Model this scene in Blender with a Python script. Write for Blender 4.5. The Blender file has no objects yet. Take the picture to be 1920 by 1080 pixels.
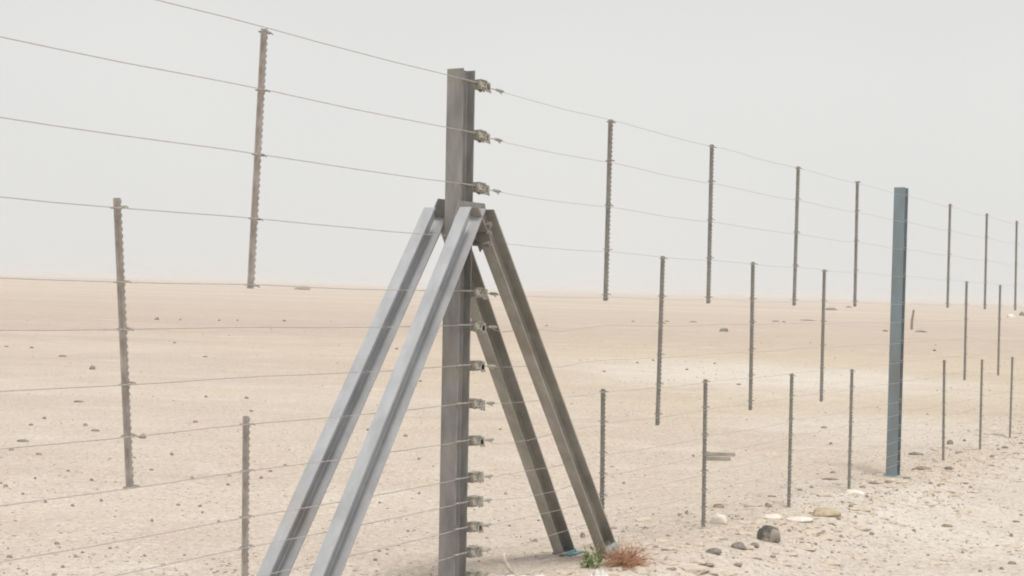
import bpy, bmesh, math, random
from mathutils import Vector, Matrix, noise
R = math.radians
S = bpy.context.scene
C = S.collection
random.seed(7)

# ------------------------------------------------------------------ camera
F = 2700.0                                   # focal length in photo pixels (1920 wide)
ROLL = 0.0290; PITCH = 3.0 / F; EYE = 1.6
cam_d = bpy.data.cameras.new("camera"); cam = bpy.data.objects.new("camera", cam_d); C.objects.link(cam)
cam_d.sensor_width = 36.0; cam_d.lens = F / 1920 * 36; cam_d.clip_start = 0.1; cam_d.clip_end = 9000
fwd = Vector((0, math.cos(PITCH), math.sin(PITCH)))
up0 = Vector((0, -math.sin(PITCH), math.cos(PITCH))); rt0 = Vector((1, 0, 0))
# the picture is turned clockwise: the camera is turned anticlockwise
rt = rt0 * math.cos(ROLL) + up0 * math.sin(ROLL)
up = up0 * math.cos(ROLL) - rt0 * math.sin(ROLL)
cam.matrix_world = Matrix(((rt.x, up.x, -fwd.x, 0), (rt.y, up.y, -fwd.y, 0), (rt.z, up.z, -fwd.z, EYE), (0, 0, 0, 1)))
S.camera = cam
CP = Vector((0, 0, EYE))

# ------------------------------------------------------------------ sky, sun, exposure
SUN_EL, SUN_AZ = R(66), R(168)               # azimuth clockwise from +Y: high, behind the camera's right shoulder
w = bpy.data.worlds.new("World"); S.world = w; w.use_nodes = True
nt = w.node_tree; nt.nodes.clear()
sky = nt.nodes.new('ShaderNodeTexSky'); sky.sky_type = 'NISHITA'; sky.sun_disc = False
sky.sun_elevation = SUN_EL; sky.sun_rotation = SUN_AZ; sky.dust_density = 8; sky.air_density = 1.0
# dusty overcast veil: the air in front of the blue sky is an almost even pale grey
tc = nt.nodes.new('ShaderNodeTexCoord')
nz = nt.nodes.new('ShaderNodeTexNoise'); nz.inputs['Scale'].default_value = 1.6; nz.inputs['Detail'].default_value = 3
rp = nt.nodes.new('ShaderNodeValToRGB')
rp.color_ramp.elements[0].position = .3; rp.color_ramp.elements[0].color = (6.9, 6.92, 6.82, 1)
rp.color_ramp.elements[1].position = .7; rp.color_ramp.elements[1].color = (7.5, 7.45, 7.25, 1)
mx = nt.nodes.new('ShaderNodeMix'); mx.data_type = 'RGBA'; mx.inputs['Factor'].default_value = .9
bg = nt.nodes.new('ShaderNodeBackground'); bg.inputs['Strength'].default_value = .10
out = nt.nodes.new('ShaderNodeOutputWorld')
L = nt.links.new
sx = nt.nodes.new('ShaderNodeSeparateXYZ'); L(tc.outputs['Generated'], sx.inputs['Vector'])
mr = nt.nodes.new('ShaderNodeMapRange'); mr.inputs['From Min'].default_value = .15; mr.inputs['From Max'].default_value = .9
mr.inputs['To Min'].default_value = .94; mr.inputs['To Max'].default_value = .42      # the veil thins overhead
L(sx.outputs['Z'], mr.inputs['Value']); L(mr.outputs['Result'], mx.inputs['Factor'])
L(tc.outputs['Generated'], nz.inputs['Vector']); L(nz.outputs['Fac'], rp.inputs['Fac'])
L(sky.outputs['Color'], mx.inputs['A']); L(rp.outputs['Color'], mx.inputs['B'])
L(mx.outputs['Result'], bg.inputs['Color']); L(bg.outputs['Background'], out.inputs['Surface'])
sd = bpy.data.lights.new("sun", 'SUN'); sd.energy = 1.7; sd.angle = R(12); sd.color = (1.0, .955, .885)
so = bpy.data.objects.new("sun", sd); C.objects.link(so)
to_sun = Vector((math.sin(SUN_AZ) * math.cos(SUN_EL), math.cos(SUN_AZ) * math.cos(SUN_EL), math.sin(SUN_EL)))
so.rotation_euler = to_sun.to_track_quat('Z', 'Y').to_euler()
S.view_settings.view_transform = 'Standard'; S.view_settings.look = 'None'
S.view_settings.exposure = 0.17; S.view_settings.gamma = 1
S.render.engine = 'CYCLES'
S.cycles.pixel_filter_type = 'BLACKMAN_HARRIS'; S.cycles.filter_width = 1.9
S.cycles.volume_bounces = 1

# ------------------------------------------------------------------ frames of reference
def ray(x, y):
    u = (x - 960) / F; v = (540 - y) / F
    return (fwd + rt * u + up * v)
TH = math.atan(1608 / F)
D = Vector((math.sin(TH), math.cos(TH), 0))          # along the fence, away from the camera
N = Vector((math.cos(TH), -math.sin(TH), 0))         # out of the fence, towards the camera's side
Z = Vector((0, 0, 1))
r0 = ray(858, 541); P0 = CP + r0 * ((F / 399) / r0.y); P0.z = 0     # foot of the braced post
def on_fence(x, y, off=0.0):
    r = ray(x, y); t = ((P0 + N * off) - CP).dot(N) / r.dot(N)
    return CP + r * t
def along(p): return (Vector(p) - P0).dot(D)
def FP(a, n, z): return P0 + D * a + N * n + Z * z

def interp(tab, a):
    if a <= tab[0][0]: return tab[0][1]
    for (a0, v0), (a1, v1) in zip(tab, tab[1:]):
        if a <= a1:
            t = (a - a0) / (a1 - a0); t = t * t * (3 - 2 * t); return v0 + (v1 - v0) * t
    return tab[-1][1]
BERM = [(-8, .03), (-2, .06), (0, .10), (1.45, .145), (3.0, .10), (4.6, .05), (6.2, .03), (7.6, .0)]
def ground_z(x, y):
    p = Vector((x, y, 0)) - P0
    a = p.dot(D); n = p.dot(N); z = 0.0
    s = 0.75 if n > 0 else 1.3
    if -12 < a < 26 and abs(n) < 5:
        z += interp(BERM, a) * math.exp(-(n / s) ** 2)
        z += .06 * math.exp(-((n - .55) / .26) ** 2) * (.6 + .8 * noise.noise((a * .9, n, 2))) * (1 if a > 1 else .3)
    r = math.hypot(x, y)
    q = Vector((x, y, 0))
    near = 1 / (1 + (r / 60) ** 2)
    z += .030 * noise.noise(q * .45) * near + .016 * noise.noise(q * 1.4 + Vector((5, 1, 0))) * near
    z += (.007 * noise.noise(q * 5.0) + .004 * noise.noise(q * 11.0)) * near
    far = min(1, max(0, (r - 40) / 300))
    z += .25 * far * noise.noise(q * .012) + .5 * min(1, r / 1200) * noise.noise(q * .0035 + Vector((9, 3, 1)))
    z += 1.4 * math.exp(-((y - 600) / 70) ** 2 - ((x + 165) / 60) ** 2) + .8 * math.exp(-((y - 760) / 80) ** 2 - ((x + 100) / 50) ** 2)
    rim = min(1, max(0, (r - 700) / 1300)); z += 1.25 * rim
    return z
def on_ground(x, y):
    r = ray(x, y); t = EYE / -r.z
    for _ in range(12):
        p = CP + r * t
        t = (EYE - ground_z(p.x, p.y)) / -r.z
    p = CP + r * t; p.z = ground_z(p.x, p.y)
    return p

# ------------------------------------------------------------------ materials
def mat(name, col, rough=.8, metal=0.0, var=.25, scale=20.0, bump=.15, col2=None, stretch=(1, 1, 1), spots=None, bdist=.003):
    m = bpy.data.materials.new(name); m.use_nodes = True
    t = m.node_tree; b = t.nodes['Principled BSDF']; l = t.links.new
    co = t.nodes.new('ShaderNodeTexCoord'); mp = t.nodes.new('ShaderNodeMapping'); mp.inputs['Scale'].default_value = stretch
    l(co.outputs['Object'], mp.inputs['Vector'])
    n1 = t.nodes.new('ShaderNodeTexNoise'); n1.inputs['Scale'].default_value = scale; n1.inputs['Detail'].default_value = 6; n1.inputs['Roughness'].default_value = .65
    l(mp.outputs['Vector'], n1.inputs['Vector'])
    r = t.nodes.new('ShaderNodeValToRGB')
    c2 = col2 or tuple(c * (1 - var) for c in col)
    r.color_ramp.elements[0].position = .32; r.color_ramp.elements[0].color = (*c2, 1)
    r.color_ramp.elements[1].position = .68; r.color_ramp.elements[1].color = (*[min(.9, c * (1 + var * .6)) for c in col], 1)
    l(n1.outputs['Fac'], r.inputs['Fac'])
    last = r.outputs['Color']
    if spots:
        n2 = t.nodes.new('ShaderNodeTexNoise'); n2.inputs['Scale'].default_value = scale * .35; n2.inputs['Detail'].default_value = 5
        l(co.outputs['Object'], n2.inputs['Vector'])
        rr = t.nodes.new('ShaderNodeValToRGB'); rr.color_ramp.elements[0].position = spots[1]; rr.color_ramp.elements[1].position = spots[1] + .12
        rr.color_ramp.elements[0].color = (0, 0, 0, 1); rr.color_ramp.elements[1].color = (spots[2],) * 3 + (1,)
        l(n2.outputs['Fac'], rr.inputs['Fac'])
        mm = t.nodes.new('ShaderNodeMix'); mm.data_type = 'RGBA'
        l(rr.outputs['Color'], mm.inputs['Factor']); l(last, mm.inputs['A']); mm.inputs['B'].default_value = (*spots[0], 1)
        last = mm.outputs['Result']
    l(last, b.inputs['Base Color'])
    b.inputs['Metallic'].default_value = metal
    mr = t.nodes.new('ShaderNodeMapRange'); mr.inputs['To Min'].default_value = max(0, rough - .1); mr.inputs['To Max'].default_value = min(1, rough + .12)
    l(n1.outputs['Fac'], mr.inputs['Value']); l(mr.outputs['Result'], b.inputs['Roughness'])
    bp = t.nodes.new('ShaderNodeBump'); bp.inputs['Strength'].default_value = bump; bp.inputs['Distance'].default_value = bdist
    l(n1.outputs['Fac'], bp.inputs['Height']); l(bp.outputs['Normal'], b.inputs['Normal'])
    return m
M = {}
M['galv'] = mat('galvanised_steel', (.27, .27, .262), .6, .15, .34, 9, .12, stretch=(1, 1, .35), spots=((.30, .25, .18), .55, .55))
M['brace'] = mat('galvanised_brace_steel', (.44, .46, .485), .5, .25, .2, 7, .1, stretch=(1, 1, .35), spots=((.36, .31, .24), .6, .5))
M['brace_dull'] = mat('dull_brace_steel', (.37, .355, .325), .65, .15, .28, 7, .15, stretch=(1, 1, .35), spots=((.22, .20, .17), .55, .6))  # right braces only: darker, warmer tone than the left braces' steel
M['plate'] = mat('dull_plate_steel', (.22, .215, .21), .6, .3, .25, 14, .15)
M['blue'] = mat('blue_grey_post_steel', (.20, .265, .305), .5, .35, .25, 5, .12, col2=(.20, .215, .22), stretch=(1, 1, .3))
M['drop'] = mat('dropper_steel', (.28, .275, .26), .6, .2, .3, 40, .2, col2=(.25, .235, .215), stretch=(1, 1, .5))
M['rust'] = mat('rusted_near_dropper', (.38, .36, .34), .7, .15, .35, 30, .25, col2=(.30, .27, .245), stretch=(1, 1, .5))
M['wire'] = mat('fence_wire', (.53, .515, .49), .5, .5, .15, 30, .0)
M['clip'] = mat('wire_clip_steel', (.38, .36, .32), .5, .4, .2, 60, .1)
M['strainer'] = mat('strainer_steel', (.47, .455, .42), .5, .35, .3, 50, .2, col2=(.24, .22, .18))
M['teal'] = mat('teal_foot_paint', (.16, .30, .34), .55, .1, .3, 30, .2, col2=(.12, .2, .22))
M['paleteal'] = mat('faded_foot_paint', (.36, .42, .40), .7, 0, .25, 30, .2)
M['darkrock'] = mat('dark_rock', (.12, .115, .108), .9, 0, .6, 34, 1.0, spots=((.40, .37, .33), .46, .9), bdist=.012)
M['stone'] = mat('brown_stone', (.30, .24, .19), .9, 0, .4, 30, .8, bdist=.01)
M['greystone'] = mat('grey_stone', (.25, .23, .205), .9, 0, .4, 30, .8, bdist=.01)
M['palestone'] = mat('pale_stone', (.70, .66, .60), .9, 0, .14, 24, .7, bdist=.01)
M['sandstone'] = mat('yellow_sandstone', (.46, .395, .28), .9, 0, .2, 16, .8, bdist=.012)
M['gravel'] = mat('gravel', (.40, .34, .28), .95, 0, .45, 1.7, .4)
M['clod'] = mat('crusted_sand', (.55, .49, .41), .95, 0, .2, 30, .6, bdist=.008)
M['plastic'] = mat('white_sheet', (.70, .69, .67), .5, 0, .05, 20, .3)
M['stick'] = mat('bleached_stick', (.60, .54, .45), .8, 0, .25, 30, .4)
M['twig'] = mat('dry_twig', (.46, .27, .17), .85, 0, .35, 6, .3)
M['leaf'] = mat('green_leaf', (.12, .24, .07), .6, 0, .4, 25, .3)
M['leaf2'] = mat('dry_green_leaf', (.33, .33, .19), .7, 0, .4, 25, .3)
M['board'] = mat('weathered_board', (.34, .32, .28), .85, 0, .3, 8, .4)

def ground_material():
    m = bpy.data.materials.new('desert_sand'); m.use_nodes = True
    t = m.node_tree; b = t.nodes['Principled BSDF']; l = t.links.new
    b.inputs['Roughness'].default_value = .95; b.inputs['Specular IOR Level'].default_value = .15
    co = t.nodes.new('ShaderNodeTexCoord')
    def nse(scale, det=5, rough=.6, stretch=None):
        n = t.nodes.new('ShaderNodeTexNoise'); n.inputs['Scale'].default_value = scale; n.inputs['Detail'].default_value = det; n.inputs['Roughness'].default_value = rough
        if stretch:
            mp = t.nodes.new('ShaderNodeMapping'); mp.inputs['Scale'].default_value = stretch[:3]; mp.inputs['Rotation'].default_value = (0, 0, stretch[3])
            l(co.outputs['Object'], mp.inputs['Vector']); l(mp.outputs['Vector'], n.inputs['Vector'])
        else: l(co.outputs['Object'], n.inputs['Vector'])
        return n
    def ramp(src, p0, p1, c0=(0, 0, 0), c1=(1, 1, 1)):
        r = t.nodes.new('ShaderNodeValToRGB'); r.color_ramp.elements[0].position = p0; r.color_ramp.elements[1].position = p1
        r.color_ramp.elements[0].color = (*c0, 1); r.color_ramp.elements[1].color = (*c1, 1); l(src, r.inputs['Fac']); return r.outputs['Color']
    def mix(f, a, bb, ff=None, mode='MIX'):
        x = t.nodes.new('ShaderNodeMix'); x.data_type = 'RGBA'; x.blend_type = mode
        if isinstance(f, float): x.inputs['Factor'].default_value = f
        else: l(f, x.inputs['Factor'])
        for s, v in (('A', a), ('B', bb)):
            if isinstance(v, tuple): x.inputs[s].default_value = (*v, 1)
            else: l(v, x.inputs[s])
        return x.outputs['Result']
    def mul(a, k):
        x = t.nodes.new('ShaderNodeMath'); x.operation = 'MULTIPLY'; l(a, x.inputs[0])
        if isinstance(k, float): x.inputs[1].default_value = k
        else: l(k, x.inputs[1])
        return x.outputs[0]
    NX, NY = N.x, N.y; NC = -P0.dot(N)
    big = nse(.035, 4, .55); med = nse(.22, 5, .6, (1, 1.6, 1, .3)); mot = nse(1.1, 6, .65); fine = nse(9, 6, .7); grain = nse(45, 3, .7)
    col = ramp(big.outputs['Fac'], .38, .62, (.595, .530, .460), (.585, .528, .428))
    pale = ramp(med.outputs['Fac'], .50, .66)
    col = mix(mul(pale, .55), col, (.66, .61, .54))
    streak = nse(.10, 5, .6, (.35, 2.2, 1, .12))
    col = mix(mul(ramp(streak.outputs['Fac'], .46, .60), .6), col, (.47, .39, .325))
    far = nse(.012, 4, .6, (.4, 2.6, 1, .05))
    col = mix(mul(ramp(far.outputs['Fac'], .44, .56), .5), col, (.45, .375, .32))
    # where things lie on the plain, in metres: a chalky patch, darker gravel flats, the verge in front of the fence
    xyz = t.nodes.new('ShaderNodeSeparateXYZ'); l(co.outputs['Object'], xyz.inputs['Vector'])
    def math_(op, a, bb=None, cc=None):
        x = t.nodes.new('ShaderNodeMath'); x.operation = op
        for i_, v in enumerate((a, bb, cc)):
            if v is None: continue
            if isinstance(v, (int, float)): x.inputs[i_].default_value = v
            else: l(v, x.inputs[i_])
        return x.outputs[0]
    def sstep(v, a, bb):
        x = t.nodes.new('ShaderNodeMapRange'); x.interpolation_type = 'SMOOTHSTEP'; x.inputs['From Min'].default_value = a; x.inputs['From Max'].default_value = bb
        l(v, x.inputs['Value']); return x.outputs['Result']
    X, Y = xyz.outputs['X'], xyz.outputs['Y']
    wob = math_('MULTIPLY_ADD', nse(.35, 4, .6).outputs['Fac'], 2.0, -1.0)
    def ell(cx, cy, rx, ry, soft=.6):
        dx = math_('DIVIDE', math_('SUBTRACT', X, cx), rx); dy = math_('DIVIDE', math_('SUBTRACT', Y, cy), ry)
        d = math_('ADD', math_('SQRT', math_('ADD', math_('MULTIPLY', dx, dx), math_('MULTIPLY', dy, dy))), math_('MULTIPLY', wob, .9))
        return math_('SUBTRACT', 1.0, sstep(d, 1 - soft, 1 + soft))
    col = mix(mul(ell(-4.2, 21, 5, 4), .30), col, (.64, .59, .52))
    Yw = math_('MULTIPLY_ADD', wob, 9.0, Y)
    col = mix(mul(ell(11, 42, 15, 26, .4), .6), col, (.575, .505, .37))
    flat_ = mul(math_('MULTIPLY', sstep(Yw, 36, 50), math_('SUBTRACT', 1.0, sstep(Yw, 85, 120))), .48)
    col = mix(flat_, col, (.455, .375, .315))
    col = mix(mul(ell(5.2, 29.5, 3.6, 5.0), .9), col, (.69, .66, .61))
    col = mix(mul(ell(4.8, 17.5, 1.8, 2.2), .6), col, (.67, .635, .58))
    ndist = math_('ADD', math_('MULTIPLY_ADD', X, NX, NC), math_('MULTIPLY', Y, NY))
    verge = sstep(math_('MULTIPLY_ADD', wob, .5, ndist), .15, .75)
    col = mix(mul(verge, .7), col, (.63, .59, .53))
    col = mix(mul(ell(3.1, 10.6, .75, 1.5, .5), .7), col, (.69, .66, .605))
    # chalky crust patches along the fence line and on the track in front of it
    crust = nse(.8, 5, .62, (1, 1.3, 1, .5))
    col = mix(mul(ramp(crust.outputs['Fac'], .54, .68), .5), col, (.70, .66, .59))
    col = mix(mul(ramp(mot.outputs['Fac'], .35, .60, (1, 1, 1), (0, 0, 0)), .25), col, (.44, .37, .30))
    col = mix(mul(ramp(fine.outputs['Fac'], .30, .50, (1, 1, 1), (0, 0, 0)), .45), col, (.41, .34, .27))
    dim = nse(25, 3, .6)
    col = mix(mul(ramp(dim.outputs['Fac'], .33, .46, (1, 1, 1), (0, 0, 0)), .58), col, (.37, .31, .25))
    col = mix(mul(ramp(dim.outputs['Fac'], .55, .66), .50), col, (.76, .69, .60))
    gr = nse(60, 3, .7)
    col = mix(mul(ramp(gr.outputs['Fac'], .34, .50, (1, 1, 1), (0, 0, 0)), .45), col, (.38, .325, .265))
    col = mix(mul(ramp(gr.outputs['Fac'], .54, .68), .4), col, (.76, .70, .62))
    vo = t.nodes.new('ShaderNodeTexVoronoi'); vo.inputs['Scale'].default_value = 14; l(co.outputs['Object'], vo.inputs['Vector'])
    keep = t.nodes.new('ShaderNodeSeparateColor'); l(vo.outputs['Color'], keep.inputs['Color'])
    spk = mul(ramp(vo.outputs['Distance'], .10, .24, (1, 1, 1), (0, 0, 0)), ramp(keep.outputs['Red'], .66, .72))
    col = mix(mul(spk, .75), col, (.27, .225, .185))
    spk2 = mul(ramp(vo.outputs['Distance'], .12, .26, (1, 1, 1), (0, 0, 0)), ramp(keep.outputs['Green'], .80, .84))
    col = mix(mul(spk2, .5), col, (.74, .68, .58))
    l(col, b.inputs['Base Color'])
    prev = None
    for src, dist, st in ((mot.outputs['Fac'], .06, .5), (fine.outputs['Fac'], .028, .8), (dim.outputs['Fac'], .018, .8), (grain.outputs['Fac'], .005, .6), (spk, .012, .8)):
        bp = t.nodes.new('ShaderNodeBump'); bp.inputs['Distance'].default_value = dist; bp.inputs['Strength'].default_value = st
        l(src, bp.inputs['Height'])
        if prev: l(prev, bp.inputs['Normal'])
        prev = bp.outputs['Normal']
    l(prev, b.inputs['Normal'])
    return m

# ------------------------------------------------------------------ building helpers
def tag(o, label=None, cat=None, group=None, kind=None):
    if label: o['label'] = label
    if cat: o['category'] = cat
    if group: o['group'] = group
    if kind: o['kind'] = kind
    return o
def link(name, me, m, parent=None, loc=None, smooth=False):
    if m is not None and not me.materials: me.materials.append(m)
    if smooth:
        for p in me.polygons: p.use_smooth = True
    o = bpy.data.objects.new(name, me); C.objects.link(o)
    if parent: o.parent = parent
    if loc is not None: o.location = loc
    return o
def obj(name, bm, m, parent=None, loc=None, smooth=False, bevel=0):
    if bevel:
        es = [e for e in bm.edges if len(e.link_faces) == 2 and e.calc_face_angle(0) > .6]
        bmesh.ops.bevel(bm, geom=es, offset=bevel, segments=2, affect='EDGES', profile=.6, clamp_overlap=True)
    bmesh.ops.recalc_face_normals(bm, faces=bm.faces)
    me = bpy.data.meshes.new(name); bm.to_mesh(me); bm.free()
    return link(name, me, m, parent, loc, smooth)
def empty(name, loc, parent=None):
    o = bpy.data.objects.new(name, None); C.objects.link(o); o.empty_display_size = .2
    if parent: o.parent = parent
    o.location = loc; return o
def box(bm, c, sx, sy, sz, ax=None):
    """box centred at c; ax = (ux, uy, uz) unit axes"""
    ux, uy, uz = ax or (Vector((1, 0, 0)), Vector((0, 1, 0)), Z)
    c = Vector(c); v = []
    for k in (-1, 1):
        for j in (-1, 1):
            for i in (-1, 1):
                v.append(bm.verts.new(c + ux * (i * sx / 2) + uy * (j * sy / 2) + uz * (k * sz / 2)))
    for f in ((0, 2, 3, 1), (4, 5, 7, 6), (0, 1, 5, 4), (2, 6, 7, 3), (0, 4, 6, 2), (1, 3, 7, 5)):
        bm.faces.new([v[i] for i in f])
def tube(bm, pts, r, seg=8, cap=True):
    rings = []; pts = [Vector(p) for p in pts]
    rr = r if isinstance(r, (list, tuple)) else [r] * len(pts)
    for i, p in enumerate(pts):
        t = (pts[min(i + 1, len(pts) - 1)] - pts[max(i - 1, 0)]).normalized()
        a = t.cross(Z) if abs(t.z) < .95 else t.cross(Vector((1, 0, 0)))
        a.normalize(); b = t.cross(a)
        rings.append([bm.verts.new(p + (a * math.cos(6.2832 * k / seg) + b * math.sin(6.2832 * k / seg)) * rr[i]) for k in range(seg)])
    for r0_, r1_ in zip(rings, rings[1:]):
        for k in range(seg): bm.faces.new((r0_[k], r0_[(k + 1) % seg], r1_[(k + 1) % seg], r1_[k]))
    if cap: bm.faces.new(rings[0][::-1]); bm.faces.new(rings[-1])
def extrude_profile(bm, prof, p, q, ux, uy, cut0=None, cut1=None):
    """closed profile [(a,b)] in axes ux,uy swept from p to q; cut = (point, normal) plane that trims the end"""
    p, q = Vector(p), Vector(q); t = (q - p).normalized(); rings = []
    for base, cut in ((p, cut0), (q, cut1)):
        ring = []
        for a, b in prof:
            v = base + ux * a + uy * b
            if cut:
                d = (Vector(cut[0]) - v).dot(cut[1]) / t.dot(cut[1]); v = v + t * d
            ring.append(bm.verts.new(v))
        rings.append(ring)
    n = len(prof)
    for k in range(n): bm.faces.new((rings[0][k], rings[0][(k + 1) % n], rings[1][(k + 1) % n], rings[1][k]))
    bm.faces.new(rings[0][::-1]); bm.faces.new(rings[1])
def h_profile(h, b, tf, tw):
    """H section: flanges at a = +-h/2 spanning b across"""
    H, B, W = h / 2, b / 2, tw / 2; i = H - tf; r = .004
    return [(-H, -B), (-i, -B), (-i, -W - r), (-i + r, -W), (i - r, -W), (i, -W - r), (i, -B), (H, -B),
            (H, B), (i, B), (i, W + r), (i - r, W), (-i + r, W), (-i, W + r), (-i, B), (-H, B)]

# ------------------------------------------------------------------ ground
def build_ground():
    import array
    angs = []
    a = -180.0
    while a < 180:
        angs.append(a)
        a += .22 if -24 <= a < 24 else (1.0 if -50 <= a < 50 else 4.0)
    radii = [0.6]
    while radii[-1] < 2400:
        r = radii[-1]
        radii.append(r + (.05 if 5 < r < 7 else .045 * max(1, r / 12)) if 5 < r < 30 else r * 1.022 + .05)
    verts = [(0, 0, 0)]
    for r in radii:
        for g in angs:
            x = r * math.sin(R(g)); y = r * math.cos(R(g)); verts.append((x, y, ground_z(x, y)))
    n = len(angs); faces = []
    for k in range(n): faces.append((0, 1 + (k + 1) % n, 1 + k))
    for i in range(len(radii) - 1):
        b0 = 1 + i * n; b1 = b0 + n
        for k in range(n):
            k2 = (k + 1) % n; faces.append((b0 + k, b0 + k2, b1 + k2, b1 + k))
    me = bpy.data.meshes.new('ground'); me.from_pydata(verts, [], faces)
    o = link('ground', me, ground_material(), smooth=True)
    tag(o, kind='structure'); print('ground', len(verts))
    return o
build_ground()

# ------------------------------------------------------------------ the fence
fence = tag(empty('wire_fence', P0 + Z * ground_z(P0.x, P0.y)), 'tall strained wire fence on steel posts with a four legged braced post', 'fence')
FO = fence.location.copy()
def loc_of(p, parent_world=FO): return Vector(p) - parent_world

WZ = [.967, .730, .484, .240, -.012, -.172, -.360, -.538, -.715, -.890, -1.005, -1.125, -1.245, -1.360, -1.455]
WN = .062                                     # the wires pass on the camera's side of the posts

# --- braced post: H section with the flanges facing along the fence
PT = on_fence(865, 131); PB = on_fence(846, 1180); PB2 = PT + (PB - PT) * ((PT.z + .35) / (PT.z - PB.z))
post = empty('braced_post', loc_of(P0 + Z * ground_z(P0.x, P0.y)), fence)
PO = FO + post.location
def shift(bm, o):
    for v in bm.verts: v.co -= o
bm = bmesh.new(); axis = (PT - PB2).normalized()
extrude_profile(bm, h_profile(.106, .088, .008, .007), PB2, PT, D, N, cut1=(PT, (Z * 1 + D * -.02).normalized()))
shift(bm, PO); obj('post_shaft', bm, M['galv'], post, bevel=.0015)
def post_at(z): return PB2 + (PT - PB2) * ((z - PB2.z) / (PT.z - PB2.z))

# --- wire strainers (ratchet winders), one per wire
def strainer_bm():
    bm = bmesh.new()
    for s in (-1, 1):
        box(bm, D * .050 + N * (s * .019), .115, .004, .052, (D, N, Z))          # cheeks
    box(bm, D * -.010, .004, .042, .052, (D, N, Z))                               # back plate on the flange
    box(bm, D * .030 + Z * .030, .070, .050, .006, (D, N, Z))                     # top bridge
    tube(bm, [D * .066 + N * -.030 + Z * -.006, D * .066 + N * .030 + Z * -.006], .017, 12)   # drum
    for s in (-1, 1): tube(bm, [D * .066 + N * (s * .0245) + Z * -.006, D * .066 + N * (s * .030) + Z * -.006], .026, 10)
    for k in range(10):                                                           # ratchet teeth
        a = k * .628; c = D * (.066 + .028 * math.cos(a)) + Z * (-.006 + .028 * math.sin(a)) + N * .027
        box(bm, c, .008, .005, .006, (D, N, Z))
    tube(bm, [D * .012 + N * .018 + Z * -.014, D * .012 + N * .038 + Z * -.014], .010, 6)     # bolt
    box(bm, D * .088 + Z * -.024 + N * .024, .034, .006, .010, ((D - Z * .6).normalized(), N, (Z + D * .6).normalized()))   # pawl
    return bm
st0 = None
for k, z in enumerate(WZ):
    c = post_at(EYE + z) + D * .072 + N * (WN - .012); c.z = EYE + z - .008
    if st0 is None: o = st0 = obj('wire_strainer', strainer_bm(), M['strainer'], post, loc_of(c, PO))
    else:
        o = st0.copy(); C.objects.link(o); o.location = loc_of(c, PO); o.parent = post
    o.scale = (.80, .80, .80)
    o.rotation_euler = (random.uniform(-.08, .08), random.uniform(-.05, .05), random.uniform(-.05, .05))
# light straps: the wire's own turn round the post's side, held by a flat clip
def strap_bm():
    bm = bmesh.new()
    tube(bm, [D * -.052 + N * 0, D * -.02 + N * .003, D * .03 + N * .004, D * .062], .0042, 8)
    tube(bm, [D * -.056 + N * -.012, D * -.056 + N * .004, D * -.046 + N * .006], .0035, 6)
    return bm
sp0 = None
for z in WZ:
    c = post_at(EYE + z) + N * (WN - .010); c.z = EYE + z
    if sp0 is None: sp0 = obj('wire_strap', strap_bm(), M['clip'], post, loc_of(c, PO), smooth=True)
    else:
        o = sp0.copy(); C.objects.link(o); o.location = loc_of(c, PO); o.parent = post

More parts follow.
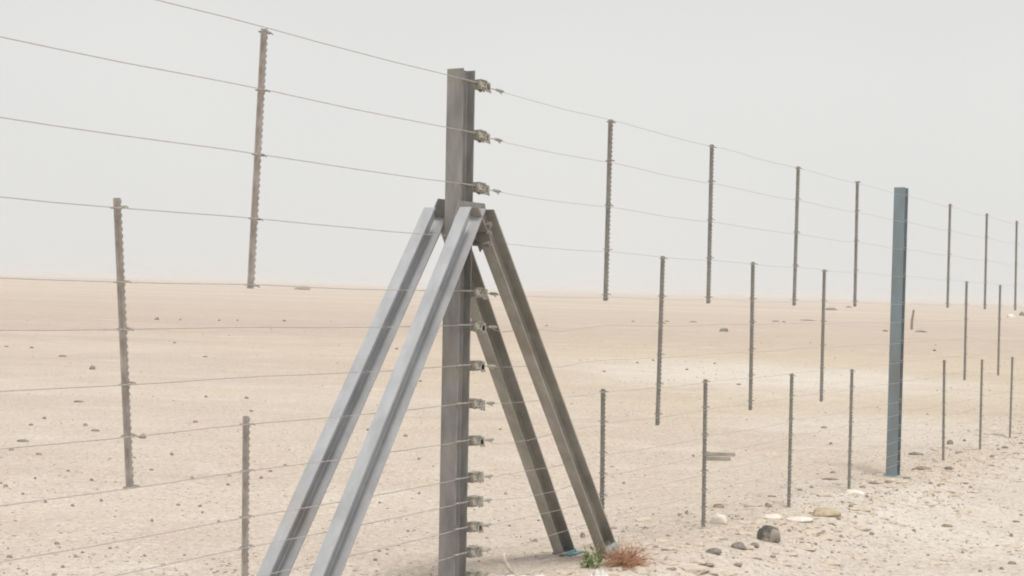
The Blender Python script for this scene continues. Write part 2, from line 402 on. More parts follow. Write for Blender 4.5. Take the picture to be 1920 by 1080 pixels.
# --- four braces, one pair on each side of the wires
HEADZ = EYE + (541 - 392) / 399
RUN = 1.43
BH, BB = .112, .062
def c_profile(h, b, t, w):
    H, B = h / 2, b / 2
    return [(-H, -B), (H, -B), (H, B), (H - t, B), (H - t * 1.25, -B + w + .004), (H - t * 1.25 - .004, -B + w), (-H + t * 1.25 + .004, -B + w), (-H + t * 1.25, -B + w + .004), (-H + t, B), (-H, B)]
prof_b = c_profile(BH, BB, .008, .006)
OFF = .108
for side in (1, -1):                # +1 camera's side of the wires, -1 behind them
    for dr in (-1, 1):
        foot_a = dr * RUN
        hx = {(1, -1): -.046, (-1, -1): -.022, (1, 1): .022, (-1, 1): .045}[side, dr]
        head = FP(hx + (-.01 if side > 0 else -.004), side * OFF, HEADZ)
        if dr > 0: fp = on_fence(1139 if side > 0 else 1065, 1032 if side > 0 else 1052, side * OFF)
        else:
            q = on_fence(511 if side < 0 else 610 + 0, 1080, side * OFF)       # a point on the brace at the picture's edge
            dirn = (q - head); fp = head + dirn * ((head.z - .10) / (head.z - q.z))
        gz = ground_z(fp.x, fp.y); print('foot', side, dr, round(fp.z, 3), round(gz, 3))
        t = (head - fp).normalized(); fp2 = fp - t * .18
        ua = (D * t.z - Z * t.dot(D)).normalized()     # across the brace, in the fence's plane
        bm = bmesh.new()
        extrude_profile(bm, prof_b, fp2, head + t * .0, ua, N, cut1=(head, Z))
        mid = (head + fp) / 2
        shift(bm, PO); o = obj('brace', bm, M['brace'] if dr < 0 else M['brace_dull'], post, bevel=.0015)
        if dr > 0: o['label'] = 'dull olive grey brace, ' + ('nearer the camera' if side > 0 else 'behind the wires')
        # foot plate at the ground
        g = Vector((fp.x, fp.y, max(gz, fp.z)))
        bm = bmesh.new()
        extrude_profile(bm, [(-.059, -.034), (.059, -.034), (.059, .034), (-.059, .034)], fp - t * .05, fp + t * (.045 if side < 0 else .02), ua, N)
        box(bm, Vector((fp.x, fp.y, gz + (.004 if side < 0 else -.012))), .15, .12, .012, (D, N, Z))
        shift(bm, PO)
        obj('foot_plate', bm, M['teal'] if side < 0 else M['paleteal'], post, bevel=.002)
    # gusset plate that joins the heads to the post
    bm = bmesh.new()
    zc = HEADZ
    outl = [(.03,.05),(.26,.05),(.26,-.06),(.16,-.20),(.12,-.19),(.10,-.12),(.07,-.085),(.035,-.12),(.015,-.135),(-.09,-.135),(-.03,-.04)] if side < 0 else [(-.115, .030), (.105, .030), (.135, -.07), (.125, -.15), (.080, -.20), (.045, -.150), (.0, -.115), (-.060, -.150), (-.075, -.250), (-.135, -.21), (-.165, -.09)]
    nn = side * (OFF - BB / 2 - .008) if side > 0 else -(OFF + BB / 2 + .005)
    vs = [[bm.verts.new(FP(a, nn + k * .007 * side - .0035 * side, zc + h)) for a, h in outl] for k in (0, 1)]
    m_ = len(outl)
    bm.faces.new(vs[0]); bm.faces.new(vs[1][::-1])
    for k in range(m_): bm.faces.new((vs[0][k], vs[0][(k + 1) % m_], vs[1][(k + 1) % m_], vs[1][k]))
    for a, h in (((-.03, -.02), (.03, -.02), (-.03, -.085), (.03, -.085)) if side > 0 else ((.06, .0), (.10, .0), (.09, -.06))):
        tube(bm, [FP(a, nn, zc + h), FP(a, nn + side * .022, zc + h)], .012, 6)
        tube(bm, [FP(a, nn, zc + h), FP(a, nn + side * .036, zc + h)], .006, 8)
    # packing piece between plate and post
    box(bm, FP(0, side * (.044 + (OFF - BB / 2 - .012 - .044) / 2 + (0 if side > 0 else .0)), zc - .05), .07, OFF - BB / 2 - .012 - .044, .12, (D, N, Z))
    shift(bm, PO); obj('gusset_plate', bm, M['plate'] if side < 0 else M['galv'], post)
# bolt that hangs below the front gusset between the heads
bm = bmesh.new()
for zz in (.075, .115, .165):
    tube(bm, [FP(.035, OFF - .05, HEADZ - zz), FP(.035, OFF + .045, HEADZ - zz)], .009, 8)
    tube(bm, [FP(.035, OFF + .03, HEADZ - zz), FP(.035, OFF + .043, HEADZ - zz)], .017, 6)
shift(bm, PO); obj('head_bolt', bm, M['plate'], post)

# --- blue-grey post further along
QT = on_fence(1690, 352); QB = on_fence(1674, 896)
g = ground_z(QB.x, QB.y)
lp = empty('line_post', loc_of(Vector((QB.x, QB.y, g))), fence); LO = FO + lp.location
lp['label'] = 'blue-grey plain steel post without braces'
bm = bmesh.new(); dz = (QT - QB)
extrude_profile(bm, h_profile(.110, .100, .009, .007), QB - dz * .15, QT, D, N, cut1=(QT, Z))
shift(bm, LO); obj('post_shaft', bm, M['blue'], lp, bevel=.0015)
bm = bmesh.new(); box(bm, Vector((QB.x, QB.y, g + .000)), .15, .14, .02, (D, N, Z)); shift(bm, LO)
obj('base_plate', bm, M['paleteal'], lp, bevel=.004)
for z in WZ:
    bm = bmesh.new(); c = QB + dz * ((EYE + z - QB.z) / dz.z)
    tube(bm, [c + D * -.060 + N * (WN - .012), c + D * .0 + N * (WN - .006), c + D * .060 + N * (WN - .012)], .003, 6)
    for v in bm.verts: v.co -= c
    obj('wire_tie', bm, M['clip'], lp, loc_of(c, LO))

# --- droppers: notched steel strips clipped to the wires
def dropper_mesh(length, teeth):
    bm = bmesh.new()
    # T section: flange across the fence line, rib towards the wires, with notched edge
    box(bm, Z * (-length / 2), .026, .0035, length, (D, N, Z))
    box(bm, N * .009 + Z * (-length / 2), .0035, .018, length, (D, N, Z))
    if teeth:
        k = .012
        while k < length - .008:
            box(bm, D * .0145 + Z * -k, .005, .006, .012, (D, N, Z)); box(bm, N * .0195 + Z * -k, .004, .006, .012, (D, N, Z)); k += .024
    me = bpy.data.meshes.new('dropper_strip'); bmesh.ops.recalc_face_normals(bm, faces=bm.faces); bm.to_mesh(me); bm.free(); return me
def clip_mesh():
    bm = bmesh.new()
    tube(bm, [D * -.020 + N * .020, D * -.021 + N * -.006, D * .0 + N * -.010, D * .023 + N * -.004, D * .024 + N * .022, D * .0 + N * .030, D * -.020 + N * .022], .0028, 6)
    tube(bm, [D * .022 + N * .022, D * .026 + N * .028 + Z * -.005], .0026, 6)
    me = bpy.data.meshes.new('wire_clip'); bm.to_mesh(me); bm.free(); return me
cm = clip_mesh(); cm.materials.append(M['clip'])
KIND = {'u': (0, 5, 1.010), 'm': (3, 9, 1.015), 'l': (7, 15, .960)}
dm = {}
for k, (i0, i1, ln) in KIND.items():
    for tth in (0, 1):
        me = dropper_mesh(ln, True); me.materials.append(M['rust'] if tth else M['drop']); dm[k, tth] = me
DR = [('u', 494, 54, 468, 541), ('m', 218, 371, 242, 913), ('l', 460, 780, 456, 1260),
      ('u', 1143, 224, 1133, 564), ('u', 1333, 271, 1326, 569), ('u', 1495, 312, 1488, 573), ('u', 1606, 340, 1601, 575),
      ('u', 1780, 382, 1775, 577), ('u', 1849, 400, 1845, 580), ('u', 1905, 414, 1902, 582),
      ('m', 1241, 480, 1233, 797), ('m', 1410, 491, 1405, 769), ('m', 1544, 505, 1538, 753), ('m', 1811, 527, 1807, 713), ('m', 1874, 534, 1870, 704),
      ('l', 1129, 729, 1126, 1052), ('l', 1321, 711, 1317, 988), ('l', 1483, 700, 1477, 954), ('l', 1596, 692, 1589, 917),
      ('l', 1769, 675, 1767, 863), ('l', 1840, 674, 1836, 844), ('l', 1897, 669, 1892, 827)]
nodes_a = []
for k, x0, y0, x1, y1 in DR:
    i0, i1, ln = KIND[k]; near = 1 if x0 < 700 else 0
    t_ = on_fence(x0, y0, WN - .026); b_ = on_fence(x1, y1, WN - .026); v = b_ - t_
    e = empty('dropper', loc_of(t_), fence)
    lean = math.atan2(v.dot(D), -v.z)
    q = Matrix.Rotation(-lean, 4, N)               # swing in the fence's plane
    d0 = Matrix.Rotation(0, 4, 'Z')
    e.rotation_euler = q.to_euler()
    if abs((q.to_3x3() @ -Z).dot(D) - v.normalized().dot(D)) > .02: e.rotation_euler = Matrix.Rotation(lean, 4, N).to_euler()
    if near: e['label'] = 'rust brown notched dropper'
    s = bpy.data.objects.new('notched_strip', dm[k, near]); C.objects.link(s); s.parent = e; s.scale = (1, 1, v.length / ln)
    for wz in WZ[i0:i1]:
        dz_ = t_.z - (EYE + wz)
        if dz_ < .004: dz_ = .014
        if dz_ > v.length: continue
        c = bpy.data.objects.new('wire_clip', cm); C.objects.link(c); c.parent = e; c.location = (0, 0, -dz_ / math.cos(lean))
        c.rotation_euler = (random.uniform(-.1, .1), random.uniform(-.1, .1), random.uniform(-.08, .08))
    nodes_a.append(along(t_))

# --- wires: left run passes the braced post, right run starts at the strainers
for i, wz in enumerate(WZ):
    z = EYE + wz; rnd = random.Random(50 + i)
    pts = []
    a = -16.0
    while a < -.06:
        sag = -.006 * math.sin((a % 1.55) / 1.55 * math.pi)
        pts.append(FP(a, WN, z + sag + rnd.uniform(-.0012, .0012) - (.006 if i > 3 else -.003) * min(1, -a / 3) * (-1 if i > 3 else 1)))
        a += .26
    pts.append(FP(-.058, WN, z))
    bm = bmesh.new(); tube(bm, pts, .0018, 6); shift(bm, FO); obj('wire', bm, M['wire'], fence, smooth=True)
    z2 = z - .012; pts = [FP(.135, WN - .010, z - .012), FP(.19, WN - .006, z - .010)]; a = .30
    while a < 40:
        sag = -.010 * math.sin(((a % 1.55) / 1.55) * math.pi)
        pts.append(FP(a, WN, z2 + sag + rnd.uniform(-.002, .002) - (0.018 if i > 4 and a < 1.2 and rnd.random() < .3 else 0)))
        a += .30 if a < 12 else .8
    bm = bmesh.new(); tube(bm, pts, .0012, 6)
    wr = bmesh.ops
    shift(bm, FO); wo = obj('wire', bm, M['wire'], fence, smooth=True)
    bm = bmesh.new(); tube(bm, [FP(.200, WN - .006, z - .0105), FP(.212, WN - .004, z - .0108), FP(.25, WN - .002, z - .0115), FP(.262, WN, z - .012)], [.004, .0075, .0075, .004], 8)
    tube(bm, [FP(.118, WN - .010, z - .012), FP(.16, WN - .008, z - .011), FP(.203, WN - .006, z - .0105)], .0026, 6)
    tube(bm, [FP(.205, WN - .006, z - .004), FP(.245, WN, z - .026)], .0028, 6)
    shift(bm, FO); obj('wire_joint', bm, M['strainer'], wo)

# ------------------------------------------------------------------ stones
def rock_bm(rx, ry, rz, seed, sub=3, rough=.25, flat=.35):
    bm = bmesh.new(); bmesh.ops.create_icosphere(bm, subdivisions=sub, radius=1.0)
    off = Vector((seed * 3.17, seed * 1.7, seed * .9))
    for v in bm.verts:
        p = v.co.copy()
        f = 1 + rough * 1.3 * noise.noise(p * 1.2 + off) + rough * .6 * noise.noise(p * 2.9 + off) + rough * .25 * noise.noise(p * 7 + off)
        p *= f
        # planes broken off
        for k in range(4):
            rd = random.Random(seed * 31 + k); nn = Vector((rd.uniform(-1, 1), rd.uniform(-1, 1), rd.uniform(-.3, 1))).normalized()
            dd = p.dot(nn) - rd.uniform(.62, .85)
            if dd > 0: p -= nn * dd * .85
        p.z = max(p.z, -flat)
        v.co = Vector((p.x * rx, p.y * ry, p.z * rz))
    return bm
def stone(name, px, py, wpx, hpx, m, label, cat='stone', group=None, seed=1, depth=1.0, rough=.25, sub=3):
    g = on_ground(px, py + hpx * .45); s = F / g.y
    rx = wpx / s / 2; h = hpx / s * .9
    bm = rock_bm(rx, rx * depth, h / 1.25, seed, sub, rough)
    o = obj(name, bm, m, None, g + Z * (h * .22), smooth=(sub > 2))
    o.rotation_euler = (0, 0, random.Random(seed).uniform(-.3, .3))
    return tag(o, label, cat, group)
stone('rock', 1441, 998, 44, 34, M['darkrock'], 'rounded dark grey mottled rock on the sand, largest of the stones', 'rock', seed=5, depth=.8, rough=.16, sub=4)
stone('rock', 1548, 959, 50, 18, M['sandstone'], 'yellowish pointed low rock between two droppers, right of the pale slab', 'rock', seed=8, sub=4, depth=.7)
stone('stone', 1384, 1022, 30, 14, M['greystone'], 'elongated dark grey stone left of the large dark rock', seed=11, depth=.5)
stone('stone', 1338, 1032, 30, 12, M['greystone'], 'flat grey stone touching the sand below and left of another dark grey stone', seed=12, depth=.5)
stone('stone', 1414, 1021, 17, 9, M['greystone'], 'small dark stone just under the left side of the large dark rock', seed=13)
stone('concrete_chunk', 1348, 972, 34, 20, M['palestone'], 'whitish broken chunk beside the foot of a dropper', 'concrete chunk', seed=14, depth=.7)
stone('slab', 1452, 968, 44, 9, M['palestone'], 'thin pale slab lying flat at the foot of a dropper, dark under its edge', 'slab', seed=15, depth=.6, rough=.1)
stone('slab', 1500, 972, 54, 8, M['palestone'], 'wide white crusty slab lying between a dropper and the yellowish rock', 'slab', seed=16, depth=.8, rough=.1)
stone('stone', 1602, 922, 40, 8, M['palestone'], 'pale crusty stone at the foot of the dropper left of the blue-grey post', seed=17, depth=.8)
stone('stone', 1348, 948, 22, 8, M['stone'], 'narrow dark brown stone above the whitish chunk', seed=18, depth=.5)
stone('stone', 1440, 946, 13, 10, M['stone'], 'small near-black stone left of a dropper, at the edge of the pale slab', seed=19)
stone('stone', 1727, 878, 40, 8, M['stone'], 'long flat brown stone just right of the blue-grey post foot', seed=20, depth=.5)
stone('stone', 1716, 849, 30, 6, M['greystone'], 'flat grey stone on the sand behind the foot of the blue-grey post', seed=21, depth=.5)
stone('stone', 1778, 877, 18, 7, M['greystone'], 'dark stone in front of the first low dropper beyond the blue-grey post', seed=22, depth=.6)
stone('stone', 1781, 829, 14, 9, M['greystone'], 'dark stone right of the first low dropper beyond the blue-grey post', seed=23, depth=.6)
stone('stone', 1325, 1058, 34, 5, M['stone'], 'thin reddish brown stone sliver near the bottom edge, right of the dry bush', seed=24, depth=.4)
stone('stone', 1382, 1064, 18, 7, M['stone'], 'brown stone low in the picture below the large dark rock', seed=25, depth=.5)
stone('stone', 1258, 1066, 20, 5, M['stone'], 'small brown stone near the bottom edge, nearest the dry bush', seed=26, depth=.5)
stone('stone', 1776, 985, 22, 6, M['stone'], 'brown flat stone on the pale crust far in front of the blue-grey post', seed=27, depth=.6)
stone('rock', 1356, 618, 16, 8, M['greystone'], 'dark rock alone on the plain, right of a mid-height dropper', 'rock', seed=28, depth=.6)
stone('rock', 1560, 579, 22, 6, M['greystone'], 'low dark rock near the horizon beside the third mid-height dropper', 'rock', seed=29, depth=.6)
stone('rock', 1896, 592, 16, 7, M['palestone'], 'pale far rock near the horizon at the right edge', 'rock', seed=30, depth=.6)
stone('rock', 1916, 588, 10, 9, M['greystone'], 'dark far rock at the right edge beside a pale one', 'rock', seed=31, depth=.6)
stone('rock', 1727, 621, 22, 4, M['greystone'], 'flat dark far rock right of the leaning stake', 'rock', seed=32, depth=.6)
stone('rock', 1660, 620, 12, 4, M['greystone'], 'small flat far rock just left of the blue-grey post', 'rock', seed=33, depth=.6)
stone('mound', 567, 540, 38, 7, M['stone'], 'low dark mound on the horizon between a dropper and the braces', 'mound', seed=34, depth=.6)
stone('mound', 1592, 575, 12, 4, M['stone'], 'tiny dark mound on the horizon at the lower end of the fourth tall dropper', 'mound', seed=36, depth=.6)
stone('stone', 173, 689, 13, 7, M['greystone'], 'near-black stone left of the rust brown dropper, higher of two', seed=37)
stone('stone', 267, 818, 14, 8, M['greystone'], 'near-black stone just right of the rust brown dropper', seed=38)
stone('stone', 42, 826, 26, 5, M['greystone'], 'long thin dark stone at the left edge of the picture', seed=39, depth=.4)
stone('stone', 294, 597, 10, 6, M['greystone'], 'dark stone alone on the far plain right of the rust brown dropper', seed=40)
stone('stone', 1004, 1012, 10, 8, M['stone'], 'dark stone between the braced post and the rear brace', seed=41)
stone('stone', 1092, 1003, 9, 11, M['stone'], 'dark stone between the feet of two braces', seed=42)

few = {
 'L': ([(118, 667, 18, 5), (148, 752, 20, 5), (12, 649, 9, 4), (60, 651, 9, 4), (83, 783, 10, 6), (58, 796, 10, 5), (160, 796, 11, 6), (178, 806, 20, 5),
        (22, 842, 14, 5), (73, 851, 14, 5), (322, 851, 8, 6), (252, 857, 9, 4), (128, 882, 8, 5), (66, 896, 7, 6), (172, 899, 9, 6), (10, 910, 10, 7),
        (43, 925, 8, 5), (462, 745, 10, 6), (386, 743, 7, 6), (471, 770, 9, 5), (367, 790, 11, 6), (338, 599, 7, 3), (85, 940, 8, 7), (136, 947, 8, 7),
        (107, 1018, 12, 6), (17, 1043, 14, 7), (118, 1062, 8, 7), (50, 1075, 8, 5), (271, 1041, 8, 6), (206, 1027, 8, 5), (410, 977, 7, 8), (375, 948, 8, 5), (379, 960, 7, 6),
        (285, 975, 7, 7), (190, 938, 8, 6), (535, 872, 9, 6), (490, 895, 8, 7), (507, 883, 9, 5), (334, 946, 9, 5), (427, 908, 10, 5), (155, 1035, 8, 5), (142, 1043, 9, 5), (533, 601, 9, 4),
        (411, 600, 6, 4), (327, 642, 8, 5), (385, 668, 10, 4), (284, 880, 10, 4), (445, 600, 5, 3), (360, 895, 8, 5), (1, 905, 8, 5), (240, 850, 7, 5)],
       'small dark stone scattered on the open sand left of the braces', 'stones on the sand left of the braces'),
 'C': ([(744, 653, 9, 4), (788, 714, 7, 5), (760, 816, 9, 7), (785, 860, 6, 5), (704, 1049, 9, 7), (690, 805, 9, 6), (765, 995, 7, 6), (712, 942, 6, 5), (938, 805, 7, 4), (948, 925, 7, 5),
        (1010, 975, 8, 5), (1025, 610, 7, 3), (640, 780, 7, 5), (786, 924, 7, 5), (1080, 868, 7, 5), (1133, 696, 8, 4), (955, 985, 8, 5), (1170, 905, 8, 5), (1195, 680, 6, 4)],
       'small brown stone scattered on the sand seen between the braces', 'stones seen between the braces'),
 'R': ([(1300, 854, 7, 6), (1210, 989, 11, 7), (1288, 960, 9, 9), (1274, 964, 10, 4), (1500, 918, 12, 5), (1521, 912, 10, 6), (1556, 897, 40, 4), (1562, 885, 14, 5),
        (1447, 930, 22, 4), (1480, 994, 9, 7), (1500, 996, 8, 5), (1514, 990, 9, 5), (1399, 1029, 8, 6), (1449, 1043, 14, 6), (1302, 1067, 8, 6), (1318, 1045, 8, 4),
        (1595, 948, 12, 7), (1653, 932, 9, 8), (1626, 930, 8, 7), (1634, 1000, 11, 7), (1577, 1005, 9, 7), (1604, 968, 8, 6), (1572, 974, 11, 5), (1714, 994, 9, 6),
        (1820, 913, 9, 6), (1808, 952, 8, 5), (1905, 977, 16, 5), (1896, 1003, 9, 8), (1878, 1065, 11, 7), (1838, 1070, 10, 6), (1898, 1055, 20, 7), (1558, 831, 8, 5),
        (1545, 801, 14, 5), (1385, 720, 10, 4), (1288, 692, 7, 4), (1225, 675, 6, 5), (1340, 681, 6, 4), (1187, 602, 8, 3), (1300, 603, 20, 3), (1752, 656, 7, 6), (1808, 825, 8, 6),
        (1884, 838, 14, 7), (1872, 842, 9, 5), (1800, 848, 20, 5), (1640, 905, 30, 4), (1665, 903, 20, 6), (1700, 895, 18, 5), (1617, 912, 14, 6), (1480, 1060, 8, 4),
        (1745, 905, 10, 5), (1770, 900, 12, 5), (1760, 910, 9, 5), (1798, 892, 9, 5), (1905, 850, 14, 5), (1915, 830, 12, 5), (1860, 855, 12, 5), (1750, 928, 8, 5), (1915, 965, 8, 5),
        (1685, 1058, 7, 5), (1620, 1025, 7, 5), (1560, 1035, 8, 5), (1530, 1020, 7, 5), (1740, 1040, 8, 5), (1805, 1035, 8, 5), (1232, 1012, 10, 5), (1252, 1004, 8, 5), (1230, 1024, 14, 5),
        (1455, 602, 16, 3), (1470, 603, 10, 3), (1515, 600, 40, 2), (1250, 602, 12, 3)],
       'small dark stone scattered on the sand on the right, along and beyond the fence line', 'stones on the sand to the right'),
}
def zone(x, y):
    line = 1030 - (x - 1190) * .289            # foot of the fence in the photo
    if x < 860:
        if x < 235:
            for lim, z in ((700, 'on the far plain left of the tilted brown dropper'), (812, 'left of the lower half of the tilted brown dropper'),
                           (905, 'left of the lower end of the tilted brown dropper'), (1035, 'on the near sand at the left edge'), (2000, 'in the bottom left corner')):
                if y < lim: return z
        if x < 470:
            for lim, z in ((700, 'on the far plain between the two leaning brown droppers'), (870, 'right of the lower half of the tilted brown dropper'),
                           (2000, 'left of the low brown dropper at the bottom edge')):
                if y < lim: return z
        if x < 640: return 'between the low brown dropper and the braces'
        return 'seen between the left braces and the braced post' if y < 900 else 'on near sand between left braces and post'
    if x < 1150: return 'seen under the right braces of the braced post'
    if y < 625: return 'near the horizon right of the braced post'
    if y < 735: return 'on the middle plain behind the mid height droppers'
    names = [(1320, 'left of the low dropper with the boards behind it'), (1478, 'between the boards and the next low dropper'),
             (1590, 'between the pale slabs and the next low dropper'), (1690, 'just left of the blue-grey post'), (1768, 'just right of the blue-grey post'), (3000, 'beyond the blue-grey post')]
    for lim, z in names:
        if x < lim:
            return ('on the sand in front of the fence, ' if y > line + 28 else 'along or behind the fence line, ') + z
ORD = 'leftmost,second from left,third from left,fourth from left,fifth from left,sixth from left,seventh from left,eighth from left,ninth from left,tenth from left,eleventh from left,twelfth from left'.split(',')
zones = {}
for key, (lst, lab, grp) in few.items():
    for j, it in enumerate(lst): zones.setdefault(zone(it[0], it[1]), []).append((it, j, key, grp))
for zn, items in zones.items():
    items.sort(key=lambda q: q[0][0])
    for n_, (it, j, key, grp) in enumerate(items):
        x, y, ww, hh = it
        lab = ('small stone ' + zn) if len(items) == 1 else (ORD[n_] + ' small stone ' + zn)
        if len(lab.split()) > 16: lab = lab.replace('on the sand in front of the fence, ', 'before the fence, ').replace('along or behind the fence line, ', 'behind the fence, ')
        if len(lab.split()) > 16: print('LONG LABEL', lab); lab = ' '.join(lab.split()[:16])
        stone('small_stone', x, y, ww * .88, hh * .85, M[('stone', 'greystone', 'stone')[j % 3]], lab, 'stone', grp, seed=100 + j + ord(key), depth=.7, sub=2)

# gravel nobody could count
def gravel():
    rnd = random.Random(3); verts = []; faces = []
    bm = bmesh.new(); bmesh.ops.create_icosphere(bm, subdivisions=1, radius=1)
    base = [v.co.copy() for v in bm.verts]; fcs = [[v.index for v in f.verts] for f in bm.faces]; bm.free()
    for k in range(26000):
        near_fence = rnd.random() < .30
        if near_fence:
            a = rnd.uniform(-1, 22); n = rnd.gauss(.35, .55); p = FP(a, n, 0)
        else:
            y = 7.2 + 55 * rnd.random() ** 2.2; x = rnd.uniform(-.46, .46) * y * 1.0; p = Vector((x, y, 0))
            if noise.noise(Vector((x, y, 0)) * .8) < rnd.uniform(-.5, .25): continue
        r = .0030 + .0085 * rnd.random() ** 4
        if rnd.random() < .02: r *= 1.8
        r *= max(1, (p.y / 16)) ** .5
        gz = ground_z(p.x, p.y); i0 = len(verts); rot = rnd.uniform(0, 6.28); ca, sa = math.cos(rot), math.sin(rot)
        sx, sy, sz = r * rnd.uniform(.8, 1.6), r * rnd.uniform(.6, 1.1), r * rnd.uniform(.4, .8)
        for b in base:
            j = 1 + rnd.uniform(-.2, .2); x_, y_ = b.x * sx * j, b.y * sy * j
            verts.append((p.x + x_ * ca - y_ * sa, p.y + x_ * sa + y_ * ca, gz + sz * .3 + b.z * sz * j))
        faces += [[i0 + i for i in f] for f in fcs]
    me = bpy.data.meshes.new('gravel'); me.from_pydata(verts, [], faces)
    tag(link('gravel', me, M['gravel']), 'fine brown gravel strewn over the pale sand', 'gravel', kind='stuff')
gravel()
def clods():
    rnd = random.Random(21); verts = []; faces = []
    bm = bmesh.new(); bmesh.ops.create_icosphere(bm, subdivisions=2, radius=1)
    base = [v.co.copy() for v in bm.verts]; fcs = [[v.index for v in f.verts] for f in bm.faces]; bm.free()
    for k in range(2800):
        a = rnd.uniform(.9, 24); n = .45 + rnd.gauss(0, .35) + .2 * noise.noise(Vector((a * .5, 3, 1)))
        if rnd.random() < .35: n = rnd.uniform(.3, 3.2)
        p = FP(a, n, 0); r = .008 + .036 * rnd.random() ** 3; gz = ground_z(p.x, p.y); i0 = len(verts); o = Vector((k * .37, k * .11, 0))
        sx, sy, sz = r * rnd.uniform(1, 1.9), r * rnd.uniform(.8, 1.2), r * rnd.uniform(.3, .6)
        for b in base:
            j = 1 + .5 * noise.noise(b * 1.6 + o); verts.append((p.x + b.x * sx * j, p.y + b.y * sy * j, gz + sz * .1 + b.z * sz * j))
        faces += [[i0 + i for i in f] for f in fcs]
    me = bpy.data.meshes.new('clods'); me.from_pydata(verts, [], faces)
    tag(link('sand_clods', me, M['clod']), 'pale broken clods of crusted sand strewn along the fence foot', 'clods', kind='stuff')
clods()

# ------------------------------------------------------------------ plants and litter at the brace feet
def bush(name, px, py, label, m, n, hgt, spread, seed, cat='bush'):
    rnd = random.Random(seed); g = on_ground(px, py); e = tag(empty(name, g), label, cat)
    bm = bmesh.new()
    for k in range(n):
        az = rnd.uniform(0, 6.28); el = rnd.uniform(.25, 1.3); ln = hgt * rnd.uniform(.6, 1.15)
        p = Vector((rnd.uniform(-.03, .03), rnd.uniform(-.03, .03), 0)); pts = [p.copy()]
        d = Vector((math.cos(az) * math.cos(el) * spread, math.sin(az) * math.cos(el) * spread, math.sin(el)))
        for j in range(4):
            d += Vector((rnd.uniform(-.3, .3), rnd.uniform(-.3, .3), rnd.uniform(-.3, .15))); p = p + d.normalized() * ln / 4
            p.z = max(p.z, .004); pts.append(p.copy())
            if j > 0:
                s = d.cross(Vector((rnd.uniform(-1, 1), rnd.uniform(-1, 1), 1))).normalized()
                for sg in (-1, 1):
                    q = p + (d.normalized() + s * sg * 1.1).normalized() * ln * rnd.uniform(.15, .32); q.z = max(q.z, .004)
                    tube(bm, [p, q], [.0016, .0007], 4)
        tube(bm, pts, [.003, .0026, .002, .0016, .0008], 5)
    obj('twigs', bm, m, e); return e, g
e, g = bush('dry_bush', 1172, 1060, 'dry reddish brown twiggy bush beside the outer brace foot', M['twig'], 150, .125, 1.6, 4)
# ---- green weed
rnd = random.Random(9); g = on_ground(1108, 1064); e = tag(empty('green_weed', g), 'small bright green leafy weed between the brace feet', 'plant')
for nm, m, cnt, hh, dx in (('leaves', M['leaf'], 50, .085, 0.0), ('pale_leaves', M['leaf2'], 45, .12, -.005)):
    bm = bmesh.new()
    for k in range(cnt):
        a = rnd.uniform(0, 6.28); rr = .055 * math.sqrt(rnd.random()); zz = rnd.uniform(.01, hh) * (1 - rr * 5)
        c = Vector((dx + rr * math.cos(a), rr * math.sin(a), zz)); ax = Vector((rnd.uniform(-1, 1), rnd.uniform(-1, 1), rnd.uniform(.1, 1.2))).normalized()
        s = ax.cross(Vector((rnd.uniform(-1, 1), rnd.uniform(-1, 1), rnd.uniform(-1, 1)))).normalized(); l_ = rnd.uniform(.014, .030); w_ = l_ * .28
        n_ = ax.cross(s)
        v = [bm.verts.new(c + q) for q in (-ax * l_, s * w_ + n_ * .002, ax * l_, -s * w_ + n_ * .002)]
        bm.faces.new(v)
    obj(nm, bm, m, e)
bm = bmesh.new()
for k in range(10):
    a = rnd.uniform(0, 6.28); tube(bm, [(0, 0, 0), (.02 * math.cos(a), .02 * math.sin(a), .07), (.045 * math.cos(a), .045 * math.sin(a), .09 + rnd.uniform(0, .04))], [.002, .0016, .0008], 5)
obj('stems', bm, M['leaf2'], e)

def sheet(px, py, wx, wy, seed, label, hgt=.05):
    g = on_ground(px, py); bm = bmesh.new(); nx, ny = 28, 20; rows = []
    for j in range(ny):
        row = []
        for i in range(nx):
            u, v = i / (nx - 1) - .5, j / (ny - 1) - .5
            edge = 1 + .28 * noise.noise((u * 3 + seed, v * 3, 0))
            x, y = u * wx * edge, v * wy * edge
            fold = abs(noise.noise((u * 4 + seed, v * 5, seed))) + .5 * abs(noise.noise((u * 11, v * 12 + seed, 3)))
            k = max(0, 1 - (abs(u) * 2) ** 4) * max(0, 1 - (abs(v) * 2) ** 4)
            row.append(bm.verts.new((x, y, ground_z(g.x + x, g.y + y) - g.z + .004 + hgt * fold * (.25 + k))))
        rows.append(row)
    for j in range(ny - 1):
        for i in range(nx - 1): bm.faces.new((rows[j][i], rows[j][i + 1], rows[j + 1][i + 1], rows[j + 1][i]))
    o = obj('plastic_sheet', bm, M['plastic'], None, g, smooth=True)
    md = o.modifiers.new('s', 'SOLIDIFY'); md.thickness = .0015
    return tag(o, label, 'plastic sheet')
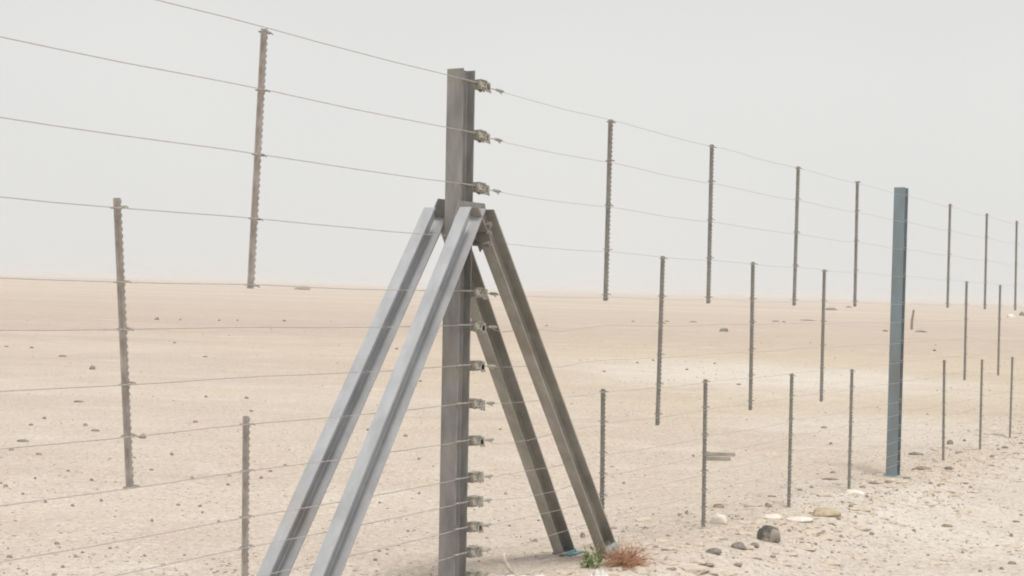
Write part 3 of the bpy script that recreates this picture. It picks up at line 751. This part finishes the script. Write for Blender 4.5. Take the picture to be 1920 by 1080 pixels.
sheet(1000, 1098, .34, .22, 3, 'crumpled white sheet half buried beside the curved stick')
sheet(1124, 1089, .12, .10, 6, 'small crumpled white plastic scrap below the green weed', .05)
g = on_ground(962, 1078); g2 = on_ground(946, 1047)
bm = bmesh.new(); v0 = Vector((0, 0, .0))
tube(bm, [(0, 0, .0), (-.018, 0, .03), (-.040, -.005, .062), (-.052, -.01, .098), (-.050, -.01, .115)], [.007, .010, .011, .010, .005], 8)
tag(obj('stick', bm, M['stick'], None, g, smooth=True), 'short curved bleached stick poking up from the sand near the braced post', 'stick')

# ---- weathered boards behind the fence
g = on_ground(1350, 864); s = F / g.y; bm = bmesh.new()
box(bm, Vector((-.02, 0, .02)), 46 / s, .05, 7 / s, None)
tg = empty('board_pile', g); tag(tg, 'two weathered grey boards lying on the sand behind a low dropper', 'boards')
obj('board', bm, M['board'], tg, bevel=.003)
bm = bmesh.new(); box(bm, Vector((.075, .42, .02)), 58 / s, .06, 6 / s, None)
o = obj('board', bm, M['board'], tg, bevel=.003); o.rotation_euler = (0, 0, .04)
# ---- leaning far stake
g = on_ground(1709, 618); s = F / g.y; bm = bmesh.new()
tube(bm, [(0, 0, -.2), (.02, 0, 18 / s), (.10, 0, 37 / s)], [2.6 / s, 2.4 / s, 1.9 / s], 8)
tag(obj('stake', bm, M['stone'], None, g), 'short leaning stake far off on the plain, right of the blue-grey post', 'stake')

# ------------------------------------------------------------------ dusty air
bm = bmesh.new(); box(bm, (0, 0, 1.5), 4960, 4960, 9.0)
hz = obj('haze', bm, None); tag(hz, 'thin pale dust haze over the desert plain', 'haze', kind='stuff')
hm = bpy.data.materials.new('dust_haze'); hm.use_nodes = True; t = hm.node_tree; t.nodes.clear()
pv = t.nodes.new('ShaderNodeVolumePrincipled'); ou = t.nodes.new('ShaderNodeOutputMaterial')
pv.inputs['Color'].default_value = (.94, .945, .95, 1); pv.inputs['Density'].default_value = .00075; pv.inputs['Anisotropy'].default_value = .2
t.links.new(pv.outputs['Volume'], ou.inputs['Volume']); hz.data.materials.append(hm)
